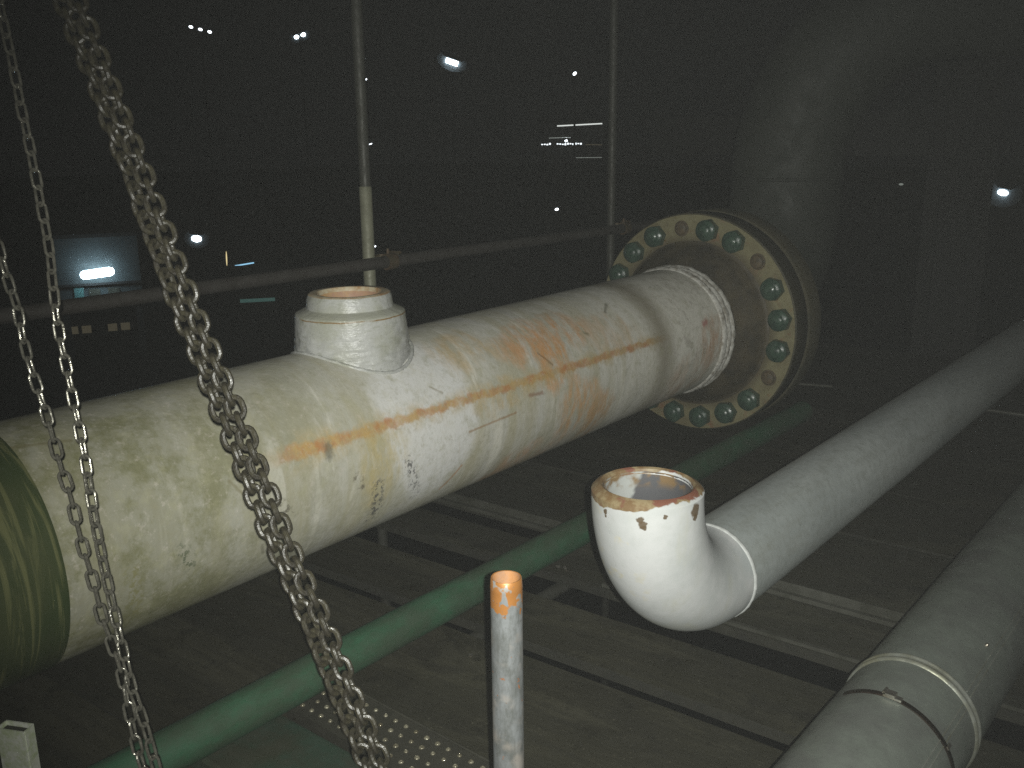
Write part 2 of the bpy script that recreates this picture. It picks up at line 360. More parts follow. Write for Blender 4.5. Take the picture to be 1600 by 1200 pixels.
M_NOZ = stub_mat()
M_BORE2 = grimy('pink_rust_bore', (0.40, 0.24, 0.17), (0.50, 0.32, 0.14), 14, 0.5, 0.7)
M_RIMW = grimy('chipped_cream_rim', (0.55, 0.50, 0.36), (0.36, 0.19, 0.07), 18, 0.3, 0.5)
def face_mat():
    n = NT('tan_flange_face'); x, y, z = n.sep(n.obj)
    rad = n.ma('SQRT', n.ma('ADD', n.ma('MULTIPLY', x, x), n.ma('MULTIPLY', z, z)))
    c = n.mix(n.ss(n.noise(n.obj, 7, 5, 0.7), 0.35, 0.7), (0.25, 0.23, 0.13), (0.17, 0.145, 0.08))
    c = n.mix(n.ss(n.noise(n.obj, 12, 4, 0.7), 0.56, 0.7, 0, 0.7), c, (0.23, 0.11, 0.06))
    rr_ = n.ma('ADD', rad, n.ma('MULTIPLY', n.ma('SUBTRACT', n.noise(n.obj, 6, 4), 0.5), 0.05))
    c = n.mix(n.ss(rr_, 0.415, 0.47, 0.8, 0.0), c, (0.10, 0.082, 0.05))
    c = n.mix(n.ss(n.noise(n.obj, 60, 4, 0.8), 0.5, 0.75, 0, 0.6), c, (0.10, 0.09, 0.06))
    n.bump(n.noise(n.obj, 60, 4), 0.3, 0.004)
    return n.out(c, 0.6)
M_FACE = face_mat()
M_HUB = grimy('dark_brown_hub', (0.095, 0.078, 0.048), (0.045, 0.040, 0.030), 7, 0.5, 0.6)
M_EDGE = grimy('dark_flange_edge', (0.085, 0.075, 0.045), (0.05, 0.05, 0.035), 7, 0.5, 0.55)
M_NUT = grimy('dark_green_nut_paint', (0.06, 0.105, 0.075), (0.03, 0.055, 0.042), 30, 0.5, 0.25, bump=0.3, fine=90)
M_STUD = grimy('rusty_stud_end', (0.13, 0.095, 0.055), (0.07, 0.06, 0.04), 40, 0.5, 0.6)
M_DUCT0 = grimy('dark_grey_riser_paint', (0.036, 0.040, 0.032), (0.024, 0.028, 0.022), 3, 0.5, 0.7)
M_ELB = elbow_mat(); M_BORE = bore_mat(); M_RUN = pipe_run_mat(); M_POST = post_mat()
M_ORANGE = grimy('orange_paint_inside', (0.30, 0.145, 0.055), (0.22, 0.13, 0.08), 40, 0.4, 0.5)
M_GREEN = grimy('green_pipe_paint', (0.034, 0.118, 0.062), (0.043, 0.075, 0.044), 9, 0.7, 0.6, stretch=(1, 0.5, 1), bump=0.25, fine=60)
M_GREEN2 = grimy('dull_green_pipe_paint', (0.035, 0.075, 0.05), (0.05, 0.055, 0.035), 6, 0.5, 0.6)
M_CLAD = grimy('grey_green_cladding', (0.24, 0.27, 0.235), (0.18, 0.19, 0.175), 6, 0.5, 0.45, 0.25, bump=0.12, fine=80)
M_CLADE = grimy('bare_cladding_edge', (0.42, 0.44, 0.40), (0.25, 0.25, 0.18), 12, 0.4, 0.35, 0.5)
M_STRAP = grimy('dark_band_strap', (0.025, 0.02, 0.015), (0.05, 0.03, 0.02), 20, 0.4, 0.3, 0.6)
M_STEEL = grimy('shiny_steel', (0.62, 0.60, 0.55), (0.40, 0.33, 0.22), 20, 0.3, 0.25, 0.9)
M_CHAIN = grimy('oily_load_chain', (0.030, 0.027, 0.016), (0.014, 0.012, 0.008), 60, 0.6, 0.36, 0.0, bump=0.3, fine=200, spec=0.4)
M_HCHAIN = grimy('zinc_hand_chain', (0.14, 0.135, 0.11), (0.06, 0.057, 0.045), 60, 0.5, 0.2, 0.5, bump=0.2, fine=200)
M_TUBE = grimy('weathered_scaffold_tube', (0.062, 0.062, 0.052), (0.04, 0.04, 0.03), 12, 0.5, 0.6, 0.2)
M_PALE = grimy('pale_galvanised_sleeve', (0.25, 0.25, 0.18), (0.17, 0.17, 0.12), 10, 0.5, 0.55, 0.1)
M_RAIL = grimy('dull_rail_tube', (0.055, 0.05, 0.045), (0.04, 0.035, 0.03), 12, 0.5, 0.6, 0.2)
M_COUP = grimy('rusty_coupler', (0.11, 0.07, 0.04), (0.07, 0.06, 0.03), 30, 0.5, 0.6, 0.3)
M_DECK = deck_mat('grimy_brown_plywood', (0.046, 0.044, 0.029), (0.032, 0.031, 0.021))
M_DECK2 = deck_mat('greyer_plywood', (0.052, 0.051, 0.036), (0.038, 0.037, 0.027))
M_DEDGE = grimy('shade_board_edge', (0.030, 0.029, 0.020), (0.018, 0.018, 0.013), 12, 0.5, 0.85)  # edge faces coloured darker to hold back the flash on them
M_STRIP = grimy('scuffed_steel_strip', (0.105, 0.105, 0.088), (0.06, 0.06, 0.045), 10, 0.5, 0.5, 0.3)
M_PLATE = grimy('dirty_steel_plank', (0.062, 0.060, 0.046), (0.045, 0.044, 0.034), 14, 0.5, 0.5, 0.2)
M_TOP = grimy('glint_bump_tops', (0.42, 0.40, 0.30), (0.16, 0.14, 0.09), 30, 0.6, 0.2, 0.4)  # pale colour stands in for the flash glints on the bumps
M_WHITE = grimy('scuffed_white_plastic', (0.88, 0.90, 0.80), (0.60, 0.68, 0.42), 30, 0.5, 0.35, bump=0.3)
M_DARK = grimy('dark_inside', (0.05, 0.05, 0.035), (0.03, 0.03, 0.02), 10, 0.5, 0.8)
M_STRUCT = grimy('dark_structural_steel', (0.018, 0.018, 0.017), (0.012, 0.012, 0.011), 2, 0.5, 0.7)
M_GROUND = grimy('dark_yard_ground', (0.06, 0.06, 0.055), (0.04, 0.04, 0.038), 0.2, 0.5, 0.9)
M_WALL = grimy('pale_cabin_wall', (0.06, 0.075, 0.075), (0.04, 0.05, 0.05), 1.2, 0.5, 0.7)
M_RING = grimy('dusty_white_weld', (0.36, 0.37, 0.365), (0.26, 0.27, 0.26), 30, 0.5, 0.6)
M_HALO = grimy('halo_plate_grey', (0.10, 0.12, 0.13), (0.06, 0.075, 0.08), 6, 0.5, 0.7)  # for the dishes added round the far lamps as halos
M_GWALL = grimy('teal_cabin_wall', (0.10, 0.26, 0.24), (0.08, 0.18, 0.17), 1.2, 0.5, 0.7)

# ------------------------------------------------------------------ ground and deck
g = MB().box((0, 0, -9.25), (640, 640, 0.5)).build('ground', M_GROUND); tag(g, kind='structure')

def deck_board(v0, v1, u0, u1, z, mat, label, th=0.035, warp=0.004):
    a = math.atan(0.07)
    t = bpy.data.objects
    L, Wd = u1 - u0, v1 - v0; nx, ny = max(2, int(L / 0.15)), 4
    m = MB(); V = []
    sd = random.random() * 50
    for i in range(nx + 1):
        for j in range(ny + 1):
            x = -L / 2 + L * i / nx; y = -Wd / 2 + Wd * j / ny
            w = warp * mnoise.noise(Vector((x * 1.3 + sd, y * 2, 0)))
            e = 0.003 * mnoise.noise(Vector((x * 9 + sd, j * 3.0, 5))) if j in (0, ny) else 0
            V.append((x, y + e, w))
    F = [(i * (ny + 1) + j, (i + 1) * (ny + 1) + j, (i + 1) * (ny + 1) + j + 1, i * (ny + 1) + j + 1) for i in range(nx) for j in range(ny)]
    nv = len(V); V2 = [(x, y, z_ - th) for (x, y, z_) in V]
    per = [i * (ny + 1) for i in range(nx + 1)] + [nx * (ny + 1) + j for j in range(1, ny + 1)] + [i * (ny + 1) + ny for i in reversed(range(nx))] + [j for j in reversed(range(1, ny))]
    m.add(V + V2, F + [tuple(q + nv for q in reversed(f)) for f in F] + [])
    m.add([], [])
    for k in range(len(per)):
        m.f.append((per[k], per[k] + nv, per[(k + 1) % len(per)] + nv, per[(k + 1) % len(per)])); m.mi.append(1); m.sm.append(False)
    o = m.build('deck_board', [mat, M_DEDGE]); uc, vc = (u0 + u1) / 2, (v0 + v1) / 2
    o.location = (-1.8 + uc * math.cos(a) - 0, vc + uc * math.sin(a), z); o.rotation_euler = (0, 0, a)
    return tag(o, label, 'deck board', 'boards laid as the scaffold deck')
BO = [
    (0.30, 0.72, -1.5, 3.0, 0.0, 'brown board at the near edge of the deck, under the foot of the chains'),
    (0.726, 1.138, -1.5, 3.0, -0.002, 'brown board behind the nearest one, under the open white stub'),
    (1.145, 1.60, -1.5, 3.0, 0.0, 'wide board carrying the perforated steel plank'),
    (1.606, 2.090, -1.5, 3.0, -0.002, 'board just beyond the perforated plank'),
    (2.160, 2.445, -1.5, 3.0, 0.004, 'narrow board on the near side of the wide open gap'),
    (2.630, 2.845, -1.5, -0.35, 0.0, 'narrow board between the open gap and the steel strip, left of the elbow'),
    (2.630, 2.930, -0.34, 3.0, 0.002, 'board between the open gap and the steel strip, under the elbow pipe'),
    (2.985, 3.600, -1.5, 3.0, 0.006, 'wide greyish board just beyond the long steel strip'),
    (3.640, 4.206, -1.5, 3.0, 0.0, 'second board beyond the long steel strip'),
    (4.210, 4.808, -1.5, 3.0, 0.0, 'board under the bolted flange'),
    (4.812, 5.408, -1.5, 3.0, 0.0, 'board under the dark riser bend'),
    (5.412, 6.008, -1.5, 3.0, 0.0, 'board crossing behind the dark riser'),
    (6.012, 6.608, -1.5, 3.0, 0.0, 'dim board second from the far edge of the deck'),
    (6.612, 7.250, -1.5, 3.0, 0.0, 'dim board at the far edge of the deck'),
]
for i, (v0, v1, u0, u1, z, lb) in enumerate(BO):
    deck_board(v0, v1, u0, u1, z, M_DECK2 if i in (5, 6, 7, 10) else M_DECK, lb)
JX = ((-3.2, 'left-hand support tube under the deck by the handrail'), (-2.0, 'support tube under the deck below the big pipe'), (-0.75, 'support tube under the deck below the elbow pipe'), (0.6, 'support tube under the right part of the deck'))
for (x, lb) in JX:
    o = MB().sweep([(0, 0.1, 0), (0, 7.6, 0)], 0.0242, 20).build('support_tube', M_TUBE); o.location = (x, 0, -0.072)
    tag(o, lb, 'scaffold tube', 'tubes carrying the deck boards')
# long steel strip on the deck
t = thing('steel_strip', 'long scuffed steel angle strip lying across the deck to the grey duct', 'steel strip', (-1.8, 2.952, 0.0), (0, 0, math.atan(0.064)))
m = MB(); m.box((1.0, 0, 0.010), (4.3, 0.045, 0.006)); m.box((1.0, 0.0195, 0.030), (4.3, 0.006, 0.034)); m.box((1.0, -0.0195, 0.018), (4.3, 0.006, 0.010)); m.build('angle_bar', M_STRIP, t)
# pale batten added to stand in for the board's lit edge along the open gap
o = MB().box((0, 0, 0), (3.2, 0.016, 0.012)).build('lit_edge_batten', M_STRIP); o.location = (-0.2, 2.642 + 0.07 * 1.6, 0.010); o.rotation_euler = (0, 0, math.atan(0.07))
tag(o, 'thin pale batten added as the lit far edge of the wide open gap, right of the elbow', 'batten')

# ------------------------------------------------------------------ the big stained pipe
bp = thing('big_pipe', 'big rust-stained white pipe crossing the picture to a bolted flange', 'pipe', (-2.2988, 0, 0.6448), (0.0071, 0, 0.011))
R = 0.305
ys = [-1.6 + 0.06 * i for i in range(int(5.66 / 0.06))] + [4.06]
def pf(r, h, a): return 1 + 0.0022 * mnoise.noise(Vector((h * 2.2, math.cos(a) * 1.5, math.sin(a) * 1.5)))
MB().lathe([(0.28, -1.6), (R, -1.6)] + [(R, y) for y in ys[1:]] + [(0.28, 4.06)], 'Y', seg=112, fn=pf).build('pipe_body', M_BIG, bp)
MB().lathe([(R, -1.6), (R + 0.004, -1.595), (R + 0.004, 0.826), (R + 0.001, 0.836)], 'Y', seg=112, fn=pf).build('green_wrap', M_WRAP, bp)['label'] = 'dark green brushed coating on the left end of the pipe'
def wf(r, h, a): return 1 + 0.012 * mnoise.noise(Vector((h * 60, math.cos(a) * 22, math.sin(a) * 22))) + 0.008 * mnoise.noise(Vector((h * 30, math.cos(a) * 9, math.sin(a) * 9)))
prof = [(R - 0.002, 3.955)]
for i in range(25):
    h = 3.96 + 0.115 * i / 24
    prof.append((R + 0.004 + 0.006 * abs(math.sin((h - 3.96) / 0.115 * math.pi * 3)) + 0.004 * (h - 3.96) / 0.115, h))
prof.append((R - 0.003, 4.082))
MB().lathe(prof, 'Y', seg=160, fn=wf).build('weld_seam', M_WELD, bp)
# branch stub with its own weld
BS = 1.965
def nf(r, h, a): return 1 + (0.030 * min(1.0, max(0.0, (0.39 - h) / 0.07)) * mnoise.noise(Vector((math.cos(a) * 5, math.sin(a) * 5, h * 85))) if h < 0.40 else 0)
prof = [(0.189, 0.18)] + [(0.189 - 0.014 * (i / 44) ** 1.3, 0.18 + 0.225 * i / 44) for i in range(1, 45)]
prof += [(0.174, 0.410), (0.171, 0.414), (0.146, 0.424), (0.139, 0.428), (0.1375, 0.434), (0.134, 0.460), (0.129, 0.470)]
st = MB().lathe(prof, 'Z', seg=96, fn=nf).build('branch_stub', M_NOZ, bp); st.location = (0, BS, 0)
rim = MB().lathe([(0.130, 0.470), (0.122, 0.4745), (0.104, 0.473), (0.099, 0.466), (0.099, 0.455)], 'Z', seg=96, fn=lambda r, h, a: 1 + 0.012 * mnoise.noise(Vector((math.cos(a) * 4, math.sin(a) * 4, h * 9)))).build('rim', M_RIMW, st)
MB().lathe([(0.0985, 0.460), (0.097, 0.42), (0.097, 0.315), (0.0001, 0.313)], 'Z', seg=72).build('bore', M_BORE2, st)
pts = []
for k in range(160):
    a = 2 * math.pi * k / 160; q = 0.191
    x_, y_ = q * math.cos(a), q * math.sin(a); pts.append((x_, y_, math.sqrt(R * R - x_ * x_)))
MB().sweep(pts, 0.0065, 10, closed=True, fn=lambda i, a: 1 + 0.35 * mnoise.noise(Vector((i * 0.9, a * 2, 1)))).build('weld_bead', M_NOZ, st)

# flange
SF, RF, RB = 4.2186, 0.5545, 0.4815
fg = MB().lathe([(0.30, SF + 0.13), (RF - 0.004, SF + 0.14), (RF, SF + 0.134), (RF, SF + 0.006), (RF - 0.007, SF), (0.405, SF)], 'Y', seg=128, mi=0)
n_face = len(fg.f)
fobj = fg.build('flange', [M_EDGE, M_FACE], bp)
for p in fobj.data.polygons:
    if abs(p.center.y - SF) < 0.002: p.material_index = 1
MB().lathe([(0.420, SF - 0.0005), (0.409, SF - 0.004), (0.402, SF - 0.012), (0.392, SF - 0.03), (0.372, SF - 0.06), (0.345, SF - 0.095), (0.325, SF - 0.12), (0.312, SF - 0.14)], 'Y', seg=96).build('hub', M_HUB, fobj)
nut0 = None; stud0 = None
def nut_mesh():
    m = MB(); V = []
    rings = [(0.057, 0.0), (0.057, 0.026), (0.053, 0.038), (0.044, 0.046), (0.030, 0.050)]
    for (r, h) in rings:
        for k in range(24):
            a = 2 * math.pi * k / 24; hexr = math.cos(math.pi / 6) / math.cos((a % (math.pi / 3)) - math.pi / 6)
            hexr = min(hexr, 1.0) if h < 0.035 else 1.0 * (0.86 + 0.14 * hexr) / 1.0
            V.append((r * hexr * math.cos(a), -h, r * hexr * math.sin(a)))
    F = [(i * 24 + k, i * 24 + (k + 1) % 24, (i + 1) * 24 + (k + 1) % 24, (i + 1) * 24 + k) for i in range(4) for k in range(24)]
    m.add(V, F, 0, True)
    m.lathe([(0.031, -0.046), (0.031, -0.054), (0.024, -0.060), (0.012, -0.063), (0.0001, -0.064)], 'Y', seg=20)
    return m
for k in range(20):
    th = math.radians(151.7 - 18 * k) + 0.0196
    loc = (RB * math.cos(th), SF - 0.0005, RB * math.sin(th))
    if k in (3, 6, 10):
        if stud0 is None: stud0 = o = MB().lathe([(0.040, 0.0), (0.038, -0.004), (0.033, -0.005), (0.031, -0.015), (0.026, -0.019), (0.0001, -0.019)], 'Y', seg=24).build('stud_end', M_STUD, fobj)
        else: o = dup(stud0, fobj)
        o.location = loc
    else:
        if nut0 is None: nut0 = o = nut_mesh().build('nut', M_NUT, fobj, sharp=28)
        else: o = dup(nut0, fobj)
        o.location = loc; o.rotation_euler = (0, random.random() * 3, 0)

# ------------------------------------------------------------------ the dark riser bolted behind it
rs = thing('riser_pipe', 'dark wide riser pipe bending up behind the bolted flange', 'pipe', (-2.2988, 0, 0.6448), (0.0071, 0, 0.011))
MB().lathe([(0.30, SF + 0.155), (RF + 0.002, SF + 0.156), (RF + 0.006, SF + 0.162), (RF + 0.006, SF + 0.285), (RF, SF + 0.291), (0.40, SF + 0.291)], 'Y', seg=96).build('mating_flange', M_EDGE, rs)
MB().lathe([(0.47, SF + 0.138), (0.47, SF + 0.158)], 'Y', seg=64).build('gasket', M_DARK, rs)
pp = [(0, SF + 0.28, 0)]; rr = [0.40]; y0 = SF + 0.44; pp.append((0, y0, 0)); rr.append(0.312)
yb = 5.28 - 0.60
for i in range(13):
    a = i / 12 * math.pi / 2; pp.append((0, yb + 0.60 * math.sin(a), 0.60 * (1 - math.cos(a)))); rr.append(0.31)
ztop = 0.70
for i in range(1, 17):
    a = i / 16 * math.pi / 2; q = 0.92 * (1 - math.cos(a)); pp.append((0.77 * q, 5.28 + 0.64 * q, ztop + 0.92 * math.sin(a))); rr.append(0.31)
pp.append((0.77 * 6, 5.28 + 0.64 * 6, ztop + 0.92)); rr.append(0.31)
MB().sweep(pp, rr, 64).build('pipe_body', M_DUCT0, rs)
MB().lathe(ring_prof(0.308, 0.010, 0.68), 'Z', (0, 5.28, 0), 64).build('weld_seam', M_DUCT0, rs)

# structural steel at right
def hbeam(name, L, w, d, mat, label, cat, loc, rot=(0, 0, 0)):
    m = MB(); m.box((0, d / 2, L / 2), (w, 0.02, L)); m.box((0, -d / 2, L / 2), (w, 0.02, L)); m.box((0, 0, L / 2), (0.014, d - 0.02, L))
    for q in (0.3, L * 0.5, L - 0.3): m.box((0, 0, q), (w - 0.02, d - 0.021, 0.012))
    o = m.build(name, mat); o.location = loc; o.rotation_euler = rot
    return tag(o, label, cat)
hbeam('steel_column', 13.0, 0.38, 0.30, M_STRUCT, 'dark steel column standing in the gloom right of the riser', 'column', (-2.12, 7.85, -9.0), (0, 0, 0.65))
hbeam('steel_beam', 2.4, 0.34, 0.33, M_STRUCT, 'dark horizontal steel beam running left from the steel column', 'beam', (-2.33, 7.9, 1.60), (0, -math.pi / 2, 0.0))

# ------------------------------------------------------------------ elbow pipe
ep = thing('elbow_pipe', 'white primed pipe ending in an upturned open elbow with a rusty rim', 'pipe', (-0.919, 1.502, 0.9375))
ep.scale = (1.304, 1.304, 1.304)   # an eight-inch pipe
RE = 0.0842; BRD = 0.212
pp = [(0, 0, 0.0), (0, 0, -0.004)]
for i in range(0, 37):
    a = i / 36 * math.pi / 2; pp.append((0, BRD * (1 - math.cos(a)), -0.006 - BRD * math.sin(a)))
rr = [RE - 0.004, RE] + [RE] * 37
el = MB().sweep(pp, rr, 64, caps=False, up=(1, 0, 0)).build('elbow', M_ELB, ep)
def ef(r, h, a): return 1 + 0.010 * mnoise.noise(Vector((math.cos(a) * 5, math.sin(a) * 5, h * 60)))
MB().lathe([(RE - 0.0005, -0.003), (RE - 0.006, 0.003), (RE - 0.013, 0.006), (RE - 0.017, 0.004), (RE - 0.019, -0.004)], 'Z', seg=72, fn=ef).build('rim', M_ELB, el)
ppb = [(p[0], p[1], p[2]) for p in pp]
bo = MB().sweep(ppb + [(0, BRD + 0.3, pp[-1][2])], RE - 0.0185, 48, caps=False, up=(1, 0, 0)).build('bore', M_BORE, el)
YC, ZC = BRD, pp[-1][2]
MB().lathe([(RE - 0.002, -0.006)] + [(RE + 0.0026 * math.sin(math.pi * i / 8) ** 0.6, -0.005 + 0.010 * i / 8) for i in range(1, 8)] + [(RE - 0.002, 0.006)], 'Y', (0, YC, ZC), 96,
           fn=lambda r, h, a: 1 + 0.012 * mnoise.noise(Vector((math.cos(a) * 9, math.sin(a) * 9, h * 80)))).build('weld_ring', M_RING, ep)
MB().sweep([(0, YC, ZC)] + [(0, YC + 0.4 * i, ZC) for i in range(1, 17)], RE - 0.0006, 64).build('pipe_run', M_RUN, ep)

# ------------------------------------------------------------------ green pipe
o = MB().sweep([(0, -0.4 + 0.25 * i, 0) for i in range(22)], 0.0575, 40, fn=lambda i, a: 1 + 0.01 * mnoise.noise(Vector((i, a, 0)))).build('green_pipe', M_GREEN)
DG = 0.0575 / math.sin(math.radians(1.33)); ag = math.radians(-143.5)
o.location = (DG * math.cos(ag), 0, 1.6 + DG * math.sin(ag)); tag(o, 'thin bright green pipe lying low between the big pipe and the elbow', 'pipe')
V = MB(); prof = [(-0.13, 0.0), (-0.13, 0.036), (-0.12, 0.046), (0.11, 0.046), (0.125, 0.040), (0.13, 0.030), (0.13, 0.0)]
P = [(x_, y_, z_) for x_ in (0, 3.0) for (y_, z_) in prof]
V.add(P, [(i, i + 1, i + 8, i + 7) for i in range(6)] + [(0, 7, 13, 6), tuple(range(7)), tuple(range(13, 6, -1))])
o = V.build('toe_board', M_GREEN2); o.location = (-2.16, 1.235, 0.005); o.rotation_euler = (0, 0, 0.03); tag(o, 'dull green board lying flat between the perforated plank and the thin green pipe', 'toe board')

# ------------------------------------------------------------------ clad duct bottom right
DXc, DZc, DR = -0.5876, 0.1797, 0.16
dk = thing('clad_duct', 'wide grey-green clad pipe at the bottom right with a raised ring and a dark strap', 'duct', (DXc, 0, DZc))
MB().sweep([(0, -0.2 + 0.25 * i, 0) for i in range(31)], [DR - 0.0015] * 31, 96, fn=lambda i, a: 1 + 0.003 * mnoise.noise(Vector((i * 0.7, math.cos(a) * 3, math.sin(a) * 3)))).build('cladding', M_CLAD, dk)
pr = [(DR - 0.003, 2.215)] + [(DR + 0.005 * math.sin(math.pi * i / 6), 2.217 + 0.014 * i / 6) for i in range(7)] + [(DR - 0.0005, 2.236)] + [(DR + 0.005 * math.sin(math.pi * i / 6), 2.240 + 0.014 * i / 6) for i in range(7)] + [(DR - 0.003, 2.256)]
MB().lathe(pr, 'Y', seg=128).build('swage_ring', M_CLADE, dk)
a0 = math.radians(128); a1 = math.radians(-60); V = []; F = []; N = 60
for i in range(N + 1):
    a = a0 + (a1 - a0) * i / N
    for (r, h) in ((DR - 0.001, 2.030), (DR + 0.0022, 2.0305), (DR + 0.0022, 2.0445), (DR - 0.001, 2.045)): V.append((r * math.cos(a), h, r * math.sin(a)))
for i in range(N):
    for k in range(3): F.append((i * 4 + k, (i + 1) * 4 + k, (i + 1) * 4 + k + 1, i * 4 + k + 1))
F += [(0, 1, 2, 3), (N * 4 + 3, N * 4 + 2, N * 4 + 1, N * 4)]
sp = MB().add(V, F, 0, True).build('strap', M_STRAP, dk)
def onduct(a, r, y): return Vector((r * math.cos(a), y, r * math.sin(a)))
ab = math.radians(88); Mb = Matrix.Rotation(-(ab - math.pi / 2), 3, 'Y')
m = MB(); m.box(onduct(ab, DR + 0.007, 2.037), (0.026, 0.022, 0.010), 0, Mb); m.box(onduct(ab - 0.12, DR + 0.0045, 2.036), (0.016, 0.016, 0.005), 0, Mb)
m.sweep([onduct(ab + 0.07, DR + 0.012, 2.026), onduct(ab + 0.07, DR + 0.012, 2.049)], 0.0035, 10)
m.build('buckle', M_STEEL, sp)
# long lap seam of the cladding, a raised double edge
sa = math.radians(37)
m = MB()
for (da, w) in ((0.0, 0.0016), (0.09, 0.0016)):
    for (q0, q1, dd) in ((-0.1, 2.21, -0.055), (2.262, 7.2, 0.0)):
        pts = [onduct(sa + da + dd + 0.003 * math.sin(i), DR - 0.0006, q0 + (q1 - q0) * i / 30) for i in range(31)]
        m.sweep(pts, w, 8)
m.build('lap_seam', M_CLADE, dk)
m = MB(); ar = math.radians(49.9)
c = onduct(ar, DR, 2.494); nrm = onduct(ar, 1, 0).normalized()
m.sweep([c - nrm * 0.002, c + nrm * 0.003, c + nrm * 0.006], [0.0055, 0.005, 0.002], 14)
m.build('rivet', M_STEEL, dk)
m = MB(); ar = math.radians(31); c = onduct(ar, DR + 0.003, 2.045); m.box(c, (0.008, 0.020, 0.004), 0, Matrix.Rotation(-(ar - math.pi / 2), 3, 'Y')); m.build('strap_clip', M_STEEL, sp)

# ------------------------------------------------------------------ cut scaffold post in front
po = thing('scaffold_post', 'cut open galvanised tube with orange paint at its top, standing before the green pipe', 'post', (-0.840, 0.981, 0.0))
tb = MB().lathe([(0.0205, 0.0), (0.0242, 0.0), (0.0242, -0.01)], 'Z').v
m = MB(); hs = [-0.968 + 0.02 * i for i in range(48)]
m.lathe([(0.0242, h) for h in hs] + [(0.0242, -0.017), (0.0246, -0.015), (0.0232, -0.001), (0.0225, 0.0), (0.0210, -0.0005)], 'Z', seg=48)
b = m.build('tube', M_POST, po); b.location = (0, 0, 0.968)
i_ = MB().lathe([(0.0210, -0.0005), (0.0206, -0.01), (0.0206, -0.12), (0.0001, -0.12)], 'Z', seg=40).build('inside', M_ORANGE, b); 
m = MB(); m.box((0, 0, 0.010), (0.15, 0.15, 0.008)); m.lathe([(0.0245, 0.014), (0.032, 0.014), (0.032, 0.045), (0.0245, 0.047)], 'Z', seg=32)
m.build('base_plate', M_TUBE, po)

# ------------------------------------------------------------------ perforated steel plank
PL = thing('perforated_plank', 'perforated anti-slip steel plank with shiny raised bumps on the deck', 'steel plank', (-2.02, 1.395, 0.052))
m = MB(); L = 3.2; Wp = 0.175
for (c, d) in (((L / 2, Wp / 2, -0.002), (L, Wp, 0.004)), ((L / 2, 0.002, -0.025), (L, 0.004, 0.042)), ((L / 2, Wp - 0.002, -0.025), (L, 0.004, 0.042))): m.box(c, d)
m.sweep([(0, Wp - 0.001, 0.001), (L, Wp - 0.001, 0.001)], 0.0035, 10)
pb = m.build('tread', M_PLATE, PL)
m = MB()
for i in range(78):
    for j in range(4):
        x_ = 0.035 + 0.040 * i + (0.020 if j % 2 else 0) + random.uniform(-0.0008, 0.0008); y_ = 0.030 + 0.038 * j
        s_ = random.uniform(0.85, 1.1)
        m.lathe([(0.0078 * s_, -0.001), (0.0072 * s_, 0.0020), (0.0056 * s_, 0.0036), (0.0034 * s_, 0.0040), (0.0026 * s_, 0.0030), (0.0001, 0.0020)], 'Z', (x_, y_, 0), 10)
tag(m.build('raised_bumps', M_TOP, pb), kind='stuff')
MB().box((0.006, Wp / 2, -0.022), (0.006, Wp - 0.012, 0.034)).build('end_cap', M_PLATE, PL)

# ------------------------------------------------------------------ small things on the deck
wb = thing('square_stub', 'open-topped white flat stub standing at the bottom left', 'stub', (-2.335, 0.800, 0.0), (0, 0, math.radians(27)))
m = MB(); h = 0.168; w = 0.080; dd_ = 0.034; th = 0.004
for (c, d) in (((0, -dd_ / 2, h / 2), (w, th, h)), ((0, dd_ / 2, h / 2), (w, th, h)), ((-w / 2, 0, h / 2), (th, dd_ - th - 0.001, h)), ((w / 2, 0, h / 2), (th, dd_ - th - 0.001, h))): m.box(c, d)
m.build('sleeve', M_WHITE, wb)
MB().box((0, 0, h - 0.012), (w - 0.010, dd_ - 0.010, 0.004)).build('shade_plate', M_DARK, wb)  # dark plate standing in for the shade inside the opening
m = MB()
for k in range(14):
    c = Vector((random.uniform(-0.028, 0.028), random.uniform(-0.006, 0.006), random.uniform(0.002, 0.008)))
    Mr = Euler((random.uniform(-1.2, 1.2), random.uniform(-1, 1), random.uniform(0, 3))).to_matrix()
    m.box(c, (random.uniform(0.006, 0.014), 0.005, 0.0008), 0, Mr)
o = m.build('foil_scrap', M_STEEL); o.location = (-2.01 * 0.993, 2.677 * 0.993, 0.006); tag(o, 'crumpled scrap of bright foil on the boards beyond the cut post', 'scrap')
o = MB().lathe([(0.004, 0.0), (0.009, 0.0), (0.009, 0.002), (0.004, 0.002)], 'Z', seg=20, closed=True).build('washer', M_STEEL); o.location = (-1.85, 1.98, 0.004); o.rotation_euler = (0.25, -0.2, 0)
tag(o, 'tiny shiny washer on the boards left of the cut post', 'washer')
o = MB().sweep([(-0.32, 0, 0), (0.9, 0.10, 0)], 0.012, 12).build('steel_rod', M_STRIP); o.location = (-1.15, 5.86, 0.022); tag(o, 'thin rod lying on the far boards beyond the elbow pipe', 'rod')
o = MB().box((0, 0, 0), (0.22, 0.03, 0.012)).build('timber_offcut', M_STRIP); o.location = (-2.33, 5.84, 0.020); o.rotation_euler = (0, 0, 0.3); tag(o, 'short pale offcut on the far boards right of the flange', 'offcut')

